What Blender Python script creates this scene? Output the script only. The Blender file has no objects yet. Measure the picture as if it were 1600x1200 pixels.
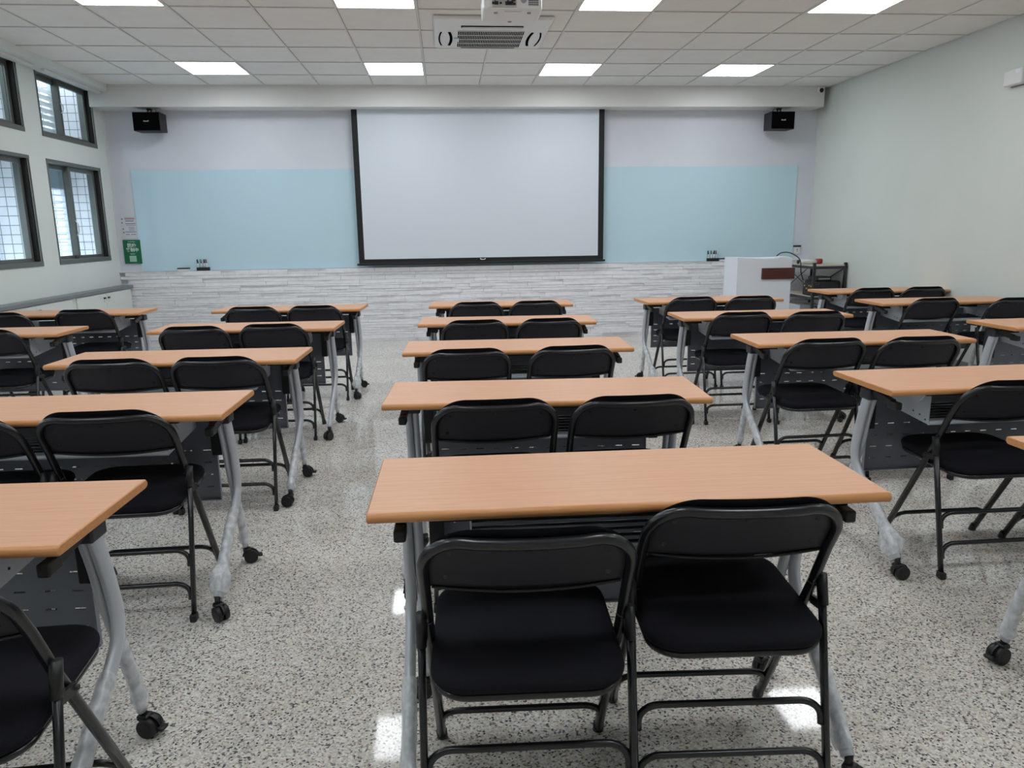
import bpy, bmesh, math, random
from mathutils import Vector, Matrix
random.seed(7)
S = bpy.context.scene
COL = S.collection
R = math.radians

# ------------------------------------------------------------------ camera
F_PX, PITCH, YAW, ROLL, EYE = 1154.3, 11.734, 4.941, 0.829, 1.3215
cd = bpy.data.cameras.new('camera'); cam = bpy.data.objects.new('camera', cd); COL.objects.link(cam)
cd.sensor_fit = 'HORIZONTAL'; cd.sensor_width = 36; cd.lens = 36 * F_PX / 1600
cd.clip_start = .05; cd.clip_end = 200
p_, y_, r_ = R(PITCH), R(YAW), R(ROLL)
fwd = Vector((math.sin(y_) * math.cos(p_), math.cos(y_) * math.cos(p_), -math.sin(p_)))
rgt = Vector((math.cos(y_), -math.sin(y_), 0)); dwn = fwd.cross(rgt)
r2 = math.cos(r_) * rgt + math.sin(r_) * dwn; d2 = -math.sin(r_) * rgt + math.cos(r_) * dwn
M = Matrix((r2, -d2, -fwd)).transposed().to_4x4(); M.translation = (0, 0, EYE)
cam.matrix_world = M
S.camera = cam

# ------------------------------------------------------------------ world and exposure
w = bpy.data.worlds.new('overcast_sky'); S.world = w; w.use_nodes = True
bg = w.node_tree.nodes['Background']; bg.inputs[0].default_value = (.80, .90, 1, 1); bg.inputs[1].default_value = 4.0
PANEL_POWER = 13.1          # radiance of the LED ceiling panels
S.view_settings.view_transform = 'Standard'; S.view_settings.look = 'None'
S.view_settings.exposure = 0.0; S.view_settings.gamma = 1.0
try: S.view_settings.use_curve_mapping = False
except Exception: pass
S.cycles.max_bounces = 8; S.cycles.diffuse_bounces = 5; S.cycles.glossy_bounces = 4
S.cycles.transparent_max_bounces = 12
S.cycles.use_denoising = True

# ------------------------------------------------------------------ materials
def srgb(r, g, b):
    f = lambda c: (c / 12.92) if c <= .04045 else ((c + .055) / 1.055) ** 2.4
    return (f(r / 255), f(g / 255), f(b / 255), 1)
MATS = {}
def mat(name, col, rough=.5, metal=0., spec=.5, coat=0., emis=None, alpha=1.):
    m = bpy.data.materials.new(name); m.use_nodes = True; b = m.node_tree.nodes['Principled BSDF']
    b.inputs['Base Color'].default_value = col; b.inputs['Roughness'].default_value = rough
    b.inputs['Metallic'].default_value = metal; b.inputs['Specular IOR Level'].default_value = spec
    b.inputs['Coat Weight'].default_value = coat; b.inputs['Alpha'].default_value = alpha
    if emis:
        b.inputs['Emission Color'].default_value = emis[0]; b.inputs['Emission Strength'].default_value = emis[1]
    MATS[name] = m; return m
def nd(m, t, **kw):
    n = m.node_tree.nodes.new(t)
    for k, v in kw.items():
        if k.startswith('i_'):
            key = k[2:]; key = int(key) if key.isdigit() else key.replace('_', ' ')
            n.inputs[key].default_value = v
        else: setattr(n, k, v)
    return n
def lk(m, a, b): m.node_tree.links.new(a, b)
def coords(m, scale=(1, 1, 1)):
    t = nd(m, 'ShaderNodeTexCoord'); mp = nd(m, 'ShaderNodeMapping'); mp.inputs['Scale'].default_value = scale
    lk(m, t.outputs['Object'], mp.inputs[0]); return mp.outputs[0]
def ramp(m, stops, interp='LINEAR'):
    r = nd(m, 'ShaderNodeValToRGB'); cr = r.color_ramp; cr.interpolation = interp
    while len(cr.elements) < len(stops): cr.elements.new(.5)
    for e, (p, c) in zip(cr.elements, stops): e.position = p; e.color = c
    return r
def bsdf(m): return m.node_tree.nodes['Principled BSDF']
def noisy(m, c1, c2, scale, detail=3, sc=(1, 1, 1), bump=0., bscale=None):
    v = coords(m, sc); n = nd(m, 'ShaderNodeTexNoise', i_Scale=scale, i_Detail=detail); lk(m, v, n.inputs['Vector'])
    r = ramp(m, [(.3, c1), (.7, c2)]); lk(m, n.outputs['Fac'], r.inputs[0]); lk(m, r.outputs[0], bsdf(m).inputs['Base Color'])
    if bump:
        n2 = nd(m, 'ShaderNodeTexNoise', i_Scale=bscale or scale * 4, i_Detail=4); lk(m, v, n2.inputs['Vector'])
        b = nd(m, 'ShaderNodeBump', i_Strength=bump, i_Distance=.002); lk(m, n2.outputs['Fac'], b.inputs['Height']); lk(m, b.outputs[0], bsdf(m).inputs['Normal'])
    return m

wall_white = noisy(mat('wall_white', srgb(222, 222, 226), .75, spec=.3), srgb(219, 222, 230), srgb(214, 217, 226), 2)
wall_cream = noisy(mat('wall_cream', srgb(218, 222, 216), .7, spec=.3), srgb(217, 222, 217), srgb(212, 218, 212), 1.5)
wall_daylit = noisy(mat('wall_daylit', srgb(226, 230, 226), .7, spec=.3), srgb(226, 231, 228), srgb(221, 227, 223), 1.5)  # wall cream made lighter and cooler: window daylight put into the colour
beam_white = noisy(mat('beam_white', srgb(224, 223, 220), .75, spec=.3), srgb(224, 223, 221), srgb(219, 219, 217), 2)
void = mat('void_black', srgb(14, 14, 15), 1., spec=0.)
stone = mat('white_stone', srgb(214, 213, 216), .85, spec=.25)
noisy(stone, srgb(230, 230, 234), srgb(243, 243, 246), 14, 5, (1, 1, 2.5), bump=.7, bscale=60)
tile_m = noisy(mat('ceiling_tile', srgb(232, 230, 227), .9, spec=.15), srgb(230, 228, 225), srgb(234, 232, 229), 6)
tbar_m = mat('ceiling_bar', srgb(216, 214, 210), .5)
gap_m = mat('dark_gap', srgb(60, 60, 60), .9)
led_m = mat('led_diffuser', (1, 1, 1, 1), .6, emis=((.925, .965, 1, 1), PANEL_POWER))
white_pl = mat('white_plastic', srgb(222, 222, 222), .4)
grey_pl = mat('grey_plastic', srgb(150, 150, 150), .5)
black_pl = mat('black_plastic', srgb(26, 26, 28), .45)
black_metal = mat('black_enamel', srgb(30, 30, 34), .25, spec=.6)
plate_m = mat('backrest_plastic', srgb(54, 52, 58), .6, spec=.25)
fabric = noisy(mat('black_fabric', srgb(16, 16, 20), .95, spec=.2), srgb(23, 23, 28), srgb(30, 30, 37), 400, 2, bump=.3, bscale=900)
silver = mat('silver_grey_enamel', srgb(200, 205, 213), .36, metal=.15, spec=.5)
light_grey = mat('light_grey_enamel', srgb(212, 219, 228), .42, metal=.1)
dark_panel = mat('charcoal_enamel', srgb(124, 129, 140), .42, spec=.45)
alu = mat('window_aluminium', srgb(112, 114, 110), .4, metal=.4)
alu_dark = mat('window_seal', srgb(28, 27, 27), .6)  # stands for the shadow on the window jamb
sill_m = mat('grey_counter', srgb(120, 126, 128), .35)
screen_m = mat('screen_fabric', srgb(214, 221, 230), .85, spec=.2)
screen_blk = mat('screen_border', srgb(16, 17, 20), .7)
green_m = mat('poster_green', srgb(6, 104, 66), .5)
paper_m = mat('paper', srgb(214, 216, 222), .6)
paper_grey = mat('paper_ink', srgb(116, 120, 128), .6)
pale_green = mat('poster_pale', srgb(160, 200, 180), .6)
poster_ink = mat('poster_white', srgb(224, 236, 230), .6)
red_m = mat('red_plastic', srgb(150, 40, 40), .4)
pink_m = mat('pink_ink', srgb(190, 150, 165), .6)
blue_m = mat('blue_plastic', srgb(45, 80, 150), .5)
yellow_m = mat('yellow_knob', srgb(220, 200, 90), .4)
podium_m = mat('podium_white', srgb(232, 236, 245), .4)
shelf_wood = mat('shelf_board', srgb(196, 188, 170), .5)
louver_m = mat('white_louver', srgb(238, 240, 244), .5)
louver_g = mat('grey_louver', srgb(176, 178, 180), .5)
lt = nd(louver_m, 'ShaderNodeBsdfTranslucent'); lt.inputs[0].default_value = (.9, .93, 1, 1); lmx = nd(louver_m, 'ShaderNodeMixShader'); lmx.inputs[0].default_value = .45
lk(louver_m, bsdf(louver_m).outputs[0], lmx.inputs[1]); lk(louver_m, lt.outputs[0], lmx.inputs[2]); lk(louver_m, lmx.outputs[0], louver_m.node_tree.nodes['Material Output'].inputs[0])
concrete_m = mat('grey_concrete', srgb(120, 132, 142), .8)
base_m = mat('baseboard_grey', srgb(128, 128, 126), .5)

# laminated beech
beech = mat('beech_laminate', srgb(214, 150, 104), .42, spec=.45)
v = coords(beech, (1.2, 26, 26)); n = nd(beech, 'ShaderNodeTexNoise', i_Scale=4., i_Detail=5., i_Roughness=.6, i_Distortion=.6); lk(beech, v, n.inputs['Vector'])
v2 = coords(beech, (3., 160, 160)); n2 = nd(beech, 'ShaderNodeTexNoise', i_Scale=5., i_Detail=2.); lk(beech, v2, n2.inputs['Vector'])
rp = ramp(beech, [(.25, srgb(216, 160, 122)), (.5, srgb(224, 170, 133)), (.75, srgb(230, 178, 143))]); lk(beech, n.outputs['Fac'], rp.inputs[0])
mx = nd(beech, 'ShaderNodeMix', data_type='RGBA', blend_type='MULTIPLY'); mx.inputs['Factor'].default_value = .22
lk(beech, rp.outputs[0], mx.inputs['A']); lk(beech, n2.outputs['Fac'], mx.inputs['B']); lk(beech, mx.outputs['Result'], bsdf(beech).inputs['Base Color'])
beech_edge = noisy(mat('beech_edge', srgb(200, 130, 74), .4), srgb(202, 138, 84), srgb(216, 154, 100), 4, 4, (2, 40, 40))

# polished terrazzo
ter = mat('terrazzo', srgb(170, 164, 154), .05, spec=.34)
v = coords(ter)
nz = nd(ter, 'ShaderNodeTexNoise', i_Scale=140., i_Detail=2.); lk(ter, v, nz.inputs['Vector'])
va = nd(ter, 'ShaderNodeVectorMath', operation='MULTIPLY_ADD'); va.inputs[1].default_value = (.005,) * 3
lk(ter, nz.outputs['Color'], va.inputs[0]); lk(ter, v, va.inputs[2])
vo = nd(ter, 'ShaderNodeTexVoronoi', voronoi_dimensions='2D', i_Scale=205.); lk(ter, va.outputs[0], vo.inputs['Vector'])
sp = nd(ter, 'ShaderNodeSeparateColor'); lk(ter, vo.outputs['Color'], sp.inputs[0])
rp = ramp(ter, [(0, srgb(92, 92, 96)), (.06, srgb(140, 140, 142)), (.15, srgb(190, 172, 158)), (.21, srgb(216, 212, 204)),
                (.46, srgb(202, 198, 190)), (.68, srgb(228, 225, 218)), (.9, srgb(240, 238, 234))], 'CONSTANT')
lk(ter, sp.outputs[0], rp.inputs[0])
vo2 = nd(ter, 'ShaderNodeTexVoronoi', voronoi_dimensions='2D', i_Scale=110.); lk(ter, va.outputs[0], vo2.inputs['Vector'])
sp2 = nd(ter, 'ShaderNodeSeparateColor'); lk(ter, vo2.outputs['Color'], sp2.inputs[0])
mask = nd(ter, 'ShaderNodeMath', operation='LESS_THAN'); mask.inputs[1].default_value = .07; lk(ter, sp2.outputs[1], mask.inputs[0])
m2 = nd(ter, 'ShaderNodeMath', operation='LESS_THAN'); m2.inputs[1].default_value = .42; lk(ter, vo2.outputs['Distance'], m2.inputs[0])
m3 = nd(ter, 'ShaderNodeMath', operation='MULTIPLY'); lk(ter, mask.outputs[0], m3.inputs[0]); lk(ter, m2.outputs[0], m3.inputs[1])
rp2 = ramp(ter, [(0, srgb(84, 82, 86)), (.4, srgb(176, 152, 134)), (.62, srgb(236, 232, 226))], 'CONSTANT'); lk(ter, sp2.outputs[0], rp2.inputs[0])
mx = nd(ter, 'ShaderNodeMix', data_type='RGBA'); lk(ter, m3.outputs[0], mx.inputs['Factor']); lk(ter, rp.outputs[0], mx.inputs['A']); lk(ter, rp2.outputs[0], mx.inputs['B'])
nb = nd(ter, 'ShaderNodeTexNoise', i_Scale=1.6, i_Detail=3.); lk(ter, v, nb.inputs['Vector'])
rb = ramp(ter, [(.3, (.9, .89, .87, 1)), (.7, (1, 1, 1, 1))]); lk(ter, nb.outputs['Fac'], rb.inputs[0])
mm = nd(ter, 'ShaderNodeMix', data_type='RGBA', blend_type='MULTIPLY'); mm.inputs['Factor'].default_value = 1.
lk(ter, mx.outputs['Result'], mm.inputs['A']); lk(ter, rb.outputs[0], mm.inputs['B']); lk(ter, mm.outputs['Result'], bsdf(ter).inputs['Base Color'])

# back painted glass board
board_m = mat('glass_board', srgb(194, 222, 234), .05, spec=.5)
# window pane
pane_m = bpy.data.materials.new('window_glass'); pane_m.use_nodes = True
nt = pane_m.node_tree; nt.nodes.remove(nt.nodes['Principled BSDF'])
tr = nt.nodes.new('ShaderNodeBsdfTransparent'); tr.inputs[0].default_value = (.9, .95, .95, 1)
gl = nt.nodes.new('ShaderNodeBsdfGlossy'); gl.inputs['Roughness'].default_value = .02
ms = nt.nodes.new('ShaderNodeMixShader'); ms.inputs[0].default_value = .08
nt.links.new(tr.outputs[0], ms.inputs[1]); nt.links.new(gl.outputs[0], ms.inputs[2]); nt.links.new(ms.outputs[0], nt.nodes['Material Output'].inputs[0])
# clear plastic film round the table legs
film = mat('plastic_film', srgb(240, 244, 248), .2, spec=.7, alpha=.5)
v = coords(film); n = nd(film, 'ShaderNodeTexNoise', i_Scale=38., i_Detail=4.); lk(film, v, n.inputs['Vector'])
rp = ramp(film, [(.35, (.42,) * 3 + (1,)), (.65, (.72,) * 3 + (1,))]); lk(film, n.outputs['Fac'], rp.inputs[0]); lk(film, rp.outputs[0], bsdf(film).inputs['Alpha'])
b = nd(film, 'ShaderNodeBump', i_Strength=.5, i_Distance=.003); lk(film, n.outputs['Fac'], b.inputs['Height']); lk(film, b.outputs[0], bsdf(film).inputs['Normal'])
# exterior tiles: pale squares with dark joints
xt = mat('exterior_tile', srgb(214, 212, 216), .5)
v = coords(xt); br = nd(xt, 'ShaderNodeTexBrick', offset=0., squash=1., i_Scale=1., i_Mortar_Size=.0035, i_Brick_Width=.09, i_Row_Height=.09)
br.inputs['Color1'].default_value = srgb(226, 224, 228); br.inputs['Color2'].default_value = srgb(216, 214, 220); br.inputs['Mortar'].default_value = srgb(96, 98, 104)
sx = nd(xt, 'ShaderNodeSeparateXYZ'); cx = nd(xt, 'ShaderNodeCombineXYZ'); lk(xt, v, sx.inputs[0]); lk(xt, sx.outputs[0], cx.inputs[0]); lk(xt, sx.outputs[2], cx.inputs[1])
lk(xt, cx.outputs[0], br.inputs['Vector']); lk(xt, br.outputs['Color'], bsdf(xt).inputs['Base Color'])

# ------------------------------------------------------------------ mesh helpers
class MB:
    def __init__(s): s.v = []; s.f = []; s.mi = []; s.sm = []
    def add(s, vs, fs, mi=0, smooth=False):
        o = len(s.v); s.v += [tuple(x) for x in vs]
        for f in fs: s.f.append(tuple(i + o for i in f)); s.mi.append(mi); s.sm.append(smooth)
        return s
    def box(s, x0, x1, y0, y1, z0, z1, mi=0, rot=None):
        vs = [(x, y, z) for z in (z0, z1) for y in (y0, y1) for x in (x0, x1)]
        if rot:
            c = Vector(((x0 + x1) / 2, (y0 + y1) / 2, (z0 + z1) / 2)); vs = [rot @ (Vector(q) - c) + c for q in vs]
        return s.add(vs, [(0, 2, 3, 1), (4, 5, 7, 6), (0, 1, 5, 4), (2, 6, 7, 3), (0, 4, 6, 2), (1, 3, 7, 5)], mi)
    def bar(s, a, b, wx, wz, mi=0, up=(0, 0, 1)):
        a, b = Vector(a), Vector(b); t = (b - a).normalized(); side = t.cross(Vector(up)).normalized(); u = side.cross(t)
        vs = []
        for p in (a, b):
            for i, j in ((-1, -1), (1, -1), (1, 1), (-1, 1)): vs.append(p + side * i * wx / 2 + u * j * wz / 2)
        return s.add(vs, [(0, 3, 2, 1), (4, 5, 6, 7), (0, 1, 5, 4), (1, 2, 6, 5), (2, 3, 7, 6), (3, 0, 4, 7)], mi)
    def rbox(s, x0, x1, y0, y1, z0, z1, r, mi=0, seg=3):
        bm = bmesh.new(); bmesh.ops.create_cube(bm, size=1)
        bmesh.ops.scale(bm, vec=(x1 - x0, y1 - y0, z1 - z0), verts=bm.verts)
        bmesh.ops.translate(bm, vec=((x0 + x1) / 2, (y0 + y1) / 2, (z0 + z1) / 2), verts=bm.verts)
        bmesh.ops.bevel(bm, geom=bm.edges[:], offset=r, segments=seg, affect='EDGES', profile=.5)
        bm.verts.index_update(); bm.normal_update(); vs = [q.co.copy() for q in bm.verts]; F = [([q.index for q in f.verts], max(abs(c) for c in f.normal) < .999) for f in bm.faces]; bm.free()
        o = len(s.v); s.add(vs, [], mi)
        for f, sm in F: s.f.append(tuple(k + o for k in f)); s.mi.append(mi); s.sm.append(sm)
        return s
    def tube(s, path, r, n=10, mi=0, ref=(1, 0, 0), cap=True, rfun=None):
        """r: number or (a, b): half size along ref and across it"""
        P = [Vector(p) for p in path]; ref = Vector(ref); rings = []
        for i, p in enumerate(P):
            t = ((P[min(i + 1, len(P) - 1)] - P[max(i - 1, 0)])).normalized()
            u = ref - t * ref.dot(t)
            if u.length < 1e-4: u = Vector((0, 1, 0)) - t * t.y
            u.normalize(); w_ = t.cross(u)
            a, b = (r if isinstance(r, tuple) else (r, r))
            ring = []
            for k in range(n):
                th = 2 * math.pi * k / n; f = rfun(i / (len(P) - 1), th) if rfun else 1.
                ring.append(p + u * math.cos(th) * a * f + w_ * math.sin(th) * b * f)
            rings.append(ring)
        vs = [q for ring in rings for q in ring]; fs = []
        for i in range(len(P) - 1):
            for k in range(n): fs.append((i * n + k, i * n + (k + 1) % n, (i + 1) * n + (k + 1) % n, (i + 1) * n + k))
        s.add(vs, fs, mi, True)
        if cap:
            s.add(rings[0], [tuple(range(n))[::-1]], mi); s.add(rings[-1], [tuple(range(n))], mi)
        return s
    def cyl(s, a, b, r, n=16, mi=0, r2=None):
        a, b = Vector(a), Vector(b); t = (b - a).normalized(); u = t.orthogonal().normalized(); w_ = t.cross(u); r2 = r if r2 is None else r2
        A = [a + (u * math.cos(2 * math.pi * k / n) + w_ * math.sin(2 * math.pi * k / n)) * r for k in range(n)]
        B = [b + (u * math.cos(2 * math.pi * k / n) + w_ * math.sin(2 * math.pi * k / n)) * r2 for k in range(n)]
        s.add(A + B, [(k, (k + 1) % n, n + (k + 1) % n, n + k) for k in range(n)], mi, True)
        s.add(A, [tuple(range(n))[::-1]], mi); s.add(B, [tuple(range(n))], mi); return s
    def loops(s, L, mi=0, smooth=True, caps=True):
        n = len(L[0]); vs = [q for l in L for q in l]; fs = []
        for i in range(len(L) - 1):
            for k in range(n): fs.append((i * n + k, i * n + (k + 1) % n, (i + 1) * n + (k + 1) % n, (i + 1) * n + k))
        s.add(vs, fs, mi, smooth)
        if caps: s.add(vs, [tuple(range(n))[::-1], tuple(range((len(L) - 1) * n, len(L) * n))], mi, False)
        return s
    def prism(s, poly, axis, a, b, mi=0):
        """poly of 2-D points extruded along axis x/y/z from a to b"""
        def p3(q, t): return {'x': (t, q[0], q[1]), 'y': (q[0], t, q[1]), 'z': (q[0], q[1], t)}[axis]
        n = len(poly); vs = [p3(q, a) for q in poly] + [p3(q, b) for q in poly]
        return s.add(vs, [tuple(range(n))[::-1], tuple(range(n, 2 * n))] + [(k, (k + 1) % n, n + (k + 1) % n, n + k) for k in range(n)], mi)
    def mesh(s, name, mats):
        me = bpy.data.meshes.new(name); me.from_pydata(s.v, [], s.f)
        for m in (mats if isinstance(mats, (list, tuple)) else [mats]): me.materials.append(m)
        me.polygons.foreach_set('material_index', s.mi); me.polygons.foreach_set('use_smooth', s.sm)
        bm = bmesh.new(); bm.from_mesh(me); bmesh.ops.remove_doubles(bm, verts=bm.verts, dist=1e-6); bmesh.ops.recalc_face_normals(bm, faces=bm.faces); bm.to_mesh(me); bm.free()
        return me
    def build(s, name, mats, parent=None, loc=None, rot=None):
        o = bpy.data.objects.new(name, s.mesh(name, mats)); COL.objects.link(o)
        if parent: o.parent = parent
        if loc: o.location = loc
        if rot: o.rotation_euler = rot
        return o
def tag(o, label, cat, group=None):
    o['label'] = label; o['category'] = cat
    if group: o['group'] = group
    return o
def thing(name, label, cat, loc=(0, 0, 0), rz=0., group=None):
    o = bpy.data.objects.new(name, None); COL.objects.link(o); o.empty_display_size = .1
    o.location = loc; o.rotation_euler = (0, 0, rz); return tag(o, label, cat, group)
def struct(o): o['kind'] = 'structure'; return o
def copy_tree(root):
    def rec(o, parent):
        c = o.copy(); COL.objects.link(c)
        if parent: c.parent = parent
        for ch in kids.get(o, []): rec(ch, c)
        return c
    kids = {}
    for o in COL.objects:
        if o.parent: kids.setdefault(o.parent, []).append(o)
    return rec(root, None)
def rrect(x0, x1, y0, y1, r, n=6):
    pts = []
    for cx, cy, a0 in ((x1 - r, y1 - r, 0), (x0 + r, y1 - r, 90), (x0 + r, y0 + r, 180), (x1 - r, y0 + r, 270)):
        for k in range(n + 1):
            a = R(a0 + 90 * k / n); pts.append((cx + r * math.cos(a), cy + r * math.sin(a)))
    return pts
def bez(P, n=6):
    """Catmull-Rom through P"""
    P = [Vector(p) for p in P]; out = []
    for i in range(len(P) - 1):
        p0, p1, p2, p3 = P[max(i - 1, 0)], P[i], P[i + 1], P[min(i + 2, len(P) - 1)]
        for k in range(n):
            t = k / n; out.append(.5 * ((2 * p1) + (p2 - p0) * t + (2 * p0 - 5 * p1 + 4 * p2 - p3) * t * t + (3 * p1 - p0 - 3 * p2 + p3) * t ** 3))
    return out + [P[-1]]

# ------------------------------------------------------------------ room shell
XL, XR, YF, YB, ZC = -3.85, 4.655, 9.266, -1.9, 2.95
fl = struct(MB().box(XL - .3, XR + .2, YB - .2, YF + .2, -.1, 0).build('floor', ter))
struct(MB().box(XL - .2, XR + .2, YF, YF + .2, 0, ZC + .1).build('wall_front', wall_white))
struct(MB().box(XR, XR + .2, YB - .2, YF, 0, ZC + .1).build('wall_right', wall_cream))
struct(MB().box(XL - .2, XR + .2, YB - .2, YB, 0, ZC + .1).build('wall_back', wall_cream))
struct(MB().box(XR - .015, XR, YB, YF - .08, 0, .1).build('baseboard_right', base_m))
# left wall with openings for the windows
BAYS = [(7.87, 9.03), (6.38, 7.56), (4.90, 6.08), (3.42, 4.60), (1.94, 3.12), (.46, 1.64)]
LOW = (1.05, 2.075); UPP = (2.285, 2.925)
mb = MB(); x0, x1 = XL - .16, XL
mb.box(x0, x1, YB, YF, 0, LOW[0]); mb.box(x0, x1, YB, YF, LOW[1], UPP[0]); mb.box(x0, x1, YB, YF, UPP[1], ZC + .1)
edges = sorted([e for b in BAYS for e in b]); ys = [YB] + edges + [YF]
for z0, z1 in (LOW, UPP):
    for i in range(0, len(ys), 2): mb.box(x0, x1, ys[i], ys[i + 1], z0, z1)
struct(mb.build('wall_left', wall_daylit))
# ceiling: lay-in tiles between slim bars, openings for lights and air conditioner
GX, GY, T = -2.552, 8.41, .6
LIGHT_X = [GX + 1.8 * k for k in range(4)]; LIGHT_Y = [GY - .6 - 2.4 * k for k in range(4)]
mb = MB(); mb.box(XL - .2, XR + .2, YB - .2, YF + .2, ZC + .04, ZC + .1, 2)
XC0, YC1 = -3.66, 9.03
holes = [(x, y) for x in LIGHT_X for y in LIGHT_Y]
ix = range(-2, 12); iy = range(-20, 2)
for i in ix:
    for j in iy:
        a, b_ = GX + i * T, GX + (i + 1) * T; c, d = GY + j * T, GY + (j + 1) * T
        if any(abs(a - hx) < .01 and abs(c - hy) < .01 for hx, hy in holes): continue
        a, b_, c, d = max(a, XC0 - .01), min(b_, XR), max(c, YB), min(d, YC1)
        if b_ - a < .03 or d - c < .03: continue
        mb.box(a + .009, b_ - .009, c + .009, d - .009, ZC + .004, ZC + .02, 0)
for i in ix:
    x = GX + i * T
    if XC0 < x < XR: mb.box(x - .0065, x + .0065, YB, YC1, ZC - .003, ZC + .004, 1)
for j in iy:
    y = GY + j * T
    if YB < y < YC1: mb.box(XC0, XR, y - .0065, y + .0065, ZC - .0025, ZC + .004, 1)
struct(mb.build('ceiling', [tile_m, tbar_m, gap_m]))
# dropped beam across the front and box cornice above the windows
struct(MB().box(XL, XR - .085, 8.965, YF, 2.722, ZC + .03).build('trim_1', beam_white))
struct(MB().box(XL, -3.645, YB, 8.97, 2.885, ZC + .03).build('trim_2', wall_daylit))
# stacked stone wainscot below the boards
mb = MB(); LEDGE = .903; yb = YF; z = .0; rnd = random.Random(3)
while z < LEDGE - .012:
    h = rnd.choice((.022, .03, .036, .045, .052)); h = min(h, LEDGE - z)
    if LEDGE - z - h < .02: h = LEDGE - z
    x = -3.76 - rnd.random() * .2
    while x < XR:
        L = rnd.uniform(.14, .46); d = rnd.uniform(.046, .068); xa, xb = max(x, -3.845), min(x + L, XR - .002)
        if xb > xa + .01:
            t1, t2 = rnd.uniform(-.003, .003), rnd.uniform(-.003, .003)
            vs = [(xa, yb, z), (xb, yb, z), (xb, yb, z + h), (xa, yb, z + h),
                  (xa + .001, yb - d + t1, z + .0012), (xb - .001, yb - d + t2, z + .0012), (xb - .001, yb - d + t2 + rnd.uniform(-.004, .004), z + h - .0012), (xa + .001, yb - d + t1 + rnd.uniform(-.004, .004), z + h - .0012)]
            mb.add(vs, [(4, 5, 6, 7), (0, 1, 5, 4), (2, 3, 7, 6), (1, 2, 6, 5), (3, 0, 4, 7)], 0)
        x += L
    z += h
mb.box(-3.845, XR - .002, yb - .066, yb, LEDGE - .004, LEDGE, 0)
struct(mb.build('trim_3', stone))

# windows
def window(n, y0, y1, z0, z1, lower):
    X = XL
    fr = MB()
    fr.box(X - .14, X + .005, y0, y0 + .022, z0, z1); fr.box(X - .14, X + .007, y0, y1, z0, z0 + .045); fr.box(X - .14, X + .007, y0, y1, z1 - .03, z1)
    fr.box(X - .14, X - .085, y1 - .03, y1, z0, z1); fr.box(X - .004, X + .004, y1 - .008, y1, z0, z1)
    o = struct(fr.build('window_%d' % n, alu))
    ym = y0 + (y1 - y0) * .49
    def sash(nm, a, b, xo, hand):
        s = MB(); q = .046; za, zb = z0 + .045, z1 - .03
        s.box(X + xo - .016, X + xo + .016, a, a + q, za, zb); s.box(X + xo - .016, X + xo + .016, b - q, b, za, zb)
        s.box(X + xo - .016, X + xo + .016, a + q, b - q, za, za + q * .7); s.box(X + xo - .016, X + xo + .016, a + q, b - q, zb - q, zb)
        so = s.build(nm, alu, o)
        MB().box(X + xo - .003, X + xo + .003, a + q, b - q, za + q * .7, zb - q).build('pane', pane_m, so)
        if hand:
            zc = (z0 + z1) / 2 - (.15 if lower else -.02); hh = .08 if lower else .05
            MB().tube(bez([(X + xo + .014, a + .02, zc - hh), (X + xo + .038, a + .024, zc - hh / 2), (X + xo + .038, a + .024, zc + hh / 2), (X + xo + .014, a + .02, zc + hh)], 4), .006, 6).build('handle', white_pl if lower else light_grey, so)
    sash('sash', y0 + .022, ym + .03, -.112, False)
    sash('sash', ym - .03, y1 - .03, -.074, True)
    MB().box(X - .082, X - .018, y1 - .034, y1 - .001, z0 + .045, z1 - .03).build('seal', alu_dark, o)  # far jamb face, its shadow put in as near-black colour
    return o
k = 1
for bi, (a, b) in enumerate(BAYS):
    window(k, a, b, *LOW, True); k += 1
    window(k, a, b, *UPP, False); k += 1
# outside the windows: tiled fins, spandrel beam and louvred screens
mb = MB()
for a, b in BAYS: mb.box(-4.62, XL - .16, b + .235, b + .27, .6, 3.2)
struct(mb.build('wall_exterior', xt))
struct(MB().box(-4.50, -4.335, 0, YF + .03, 1.86, 2.2).build('trim_4', concrete_m))
where = ['nearest the front wall', 'second from the front wall', 'third from the front wall', 'fourth from the front wall', 'fifth from the front wall', 'farthest from the front wall']
for bi, (a, b) in enumerate(BAYS):
    for lo, (z0, z1, nm) in enumerate(((.85, 1.85, 'lower'), (2.18, 3.0, 'upper'))):
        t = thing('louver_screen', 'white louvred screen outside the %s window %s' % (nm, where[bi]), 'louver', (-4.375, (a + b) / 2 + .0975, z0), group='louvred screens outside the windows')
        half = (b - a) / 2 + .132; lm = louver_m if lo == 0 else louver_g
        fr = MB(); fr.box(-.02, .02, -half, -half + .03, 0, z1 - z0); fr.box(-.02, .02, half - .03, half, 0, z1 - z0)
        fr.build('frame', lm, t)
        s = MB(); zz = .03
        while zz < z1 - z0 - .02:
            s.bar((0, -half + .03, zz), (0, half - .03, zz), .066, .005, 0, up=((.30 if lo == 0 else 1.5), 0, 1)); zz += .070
        s.build('slats', lm, t)

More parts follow.
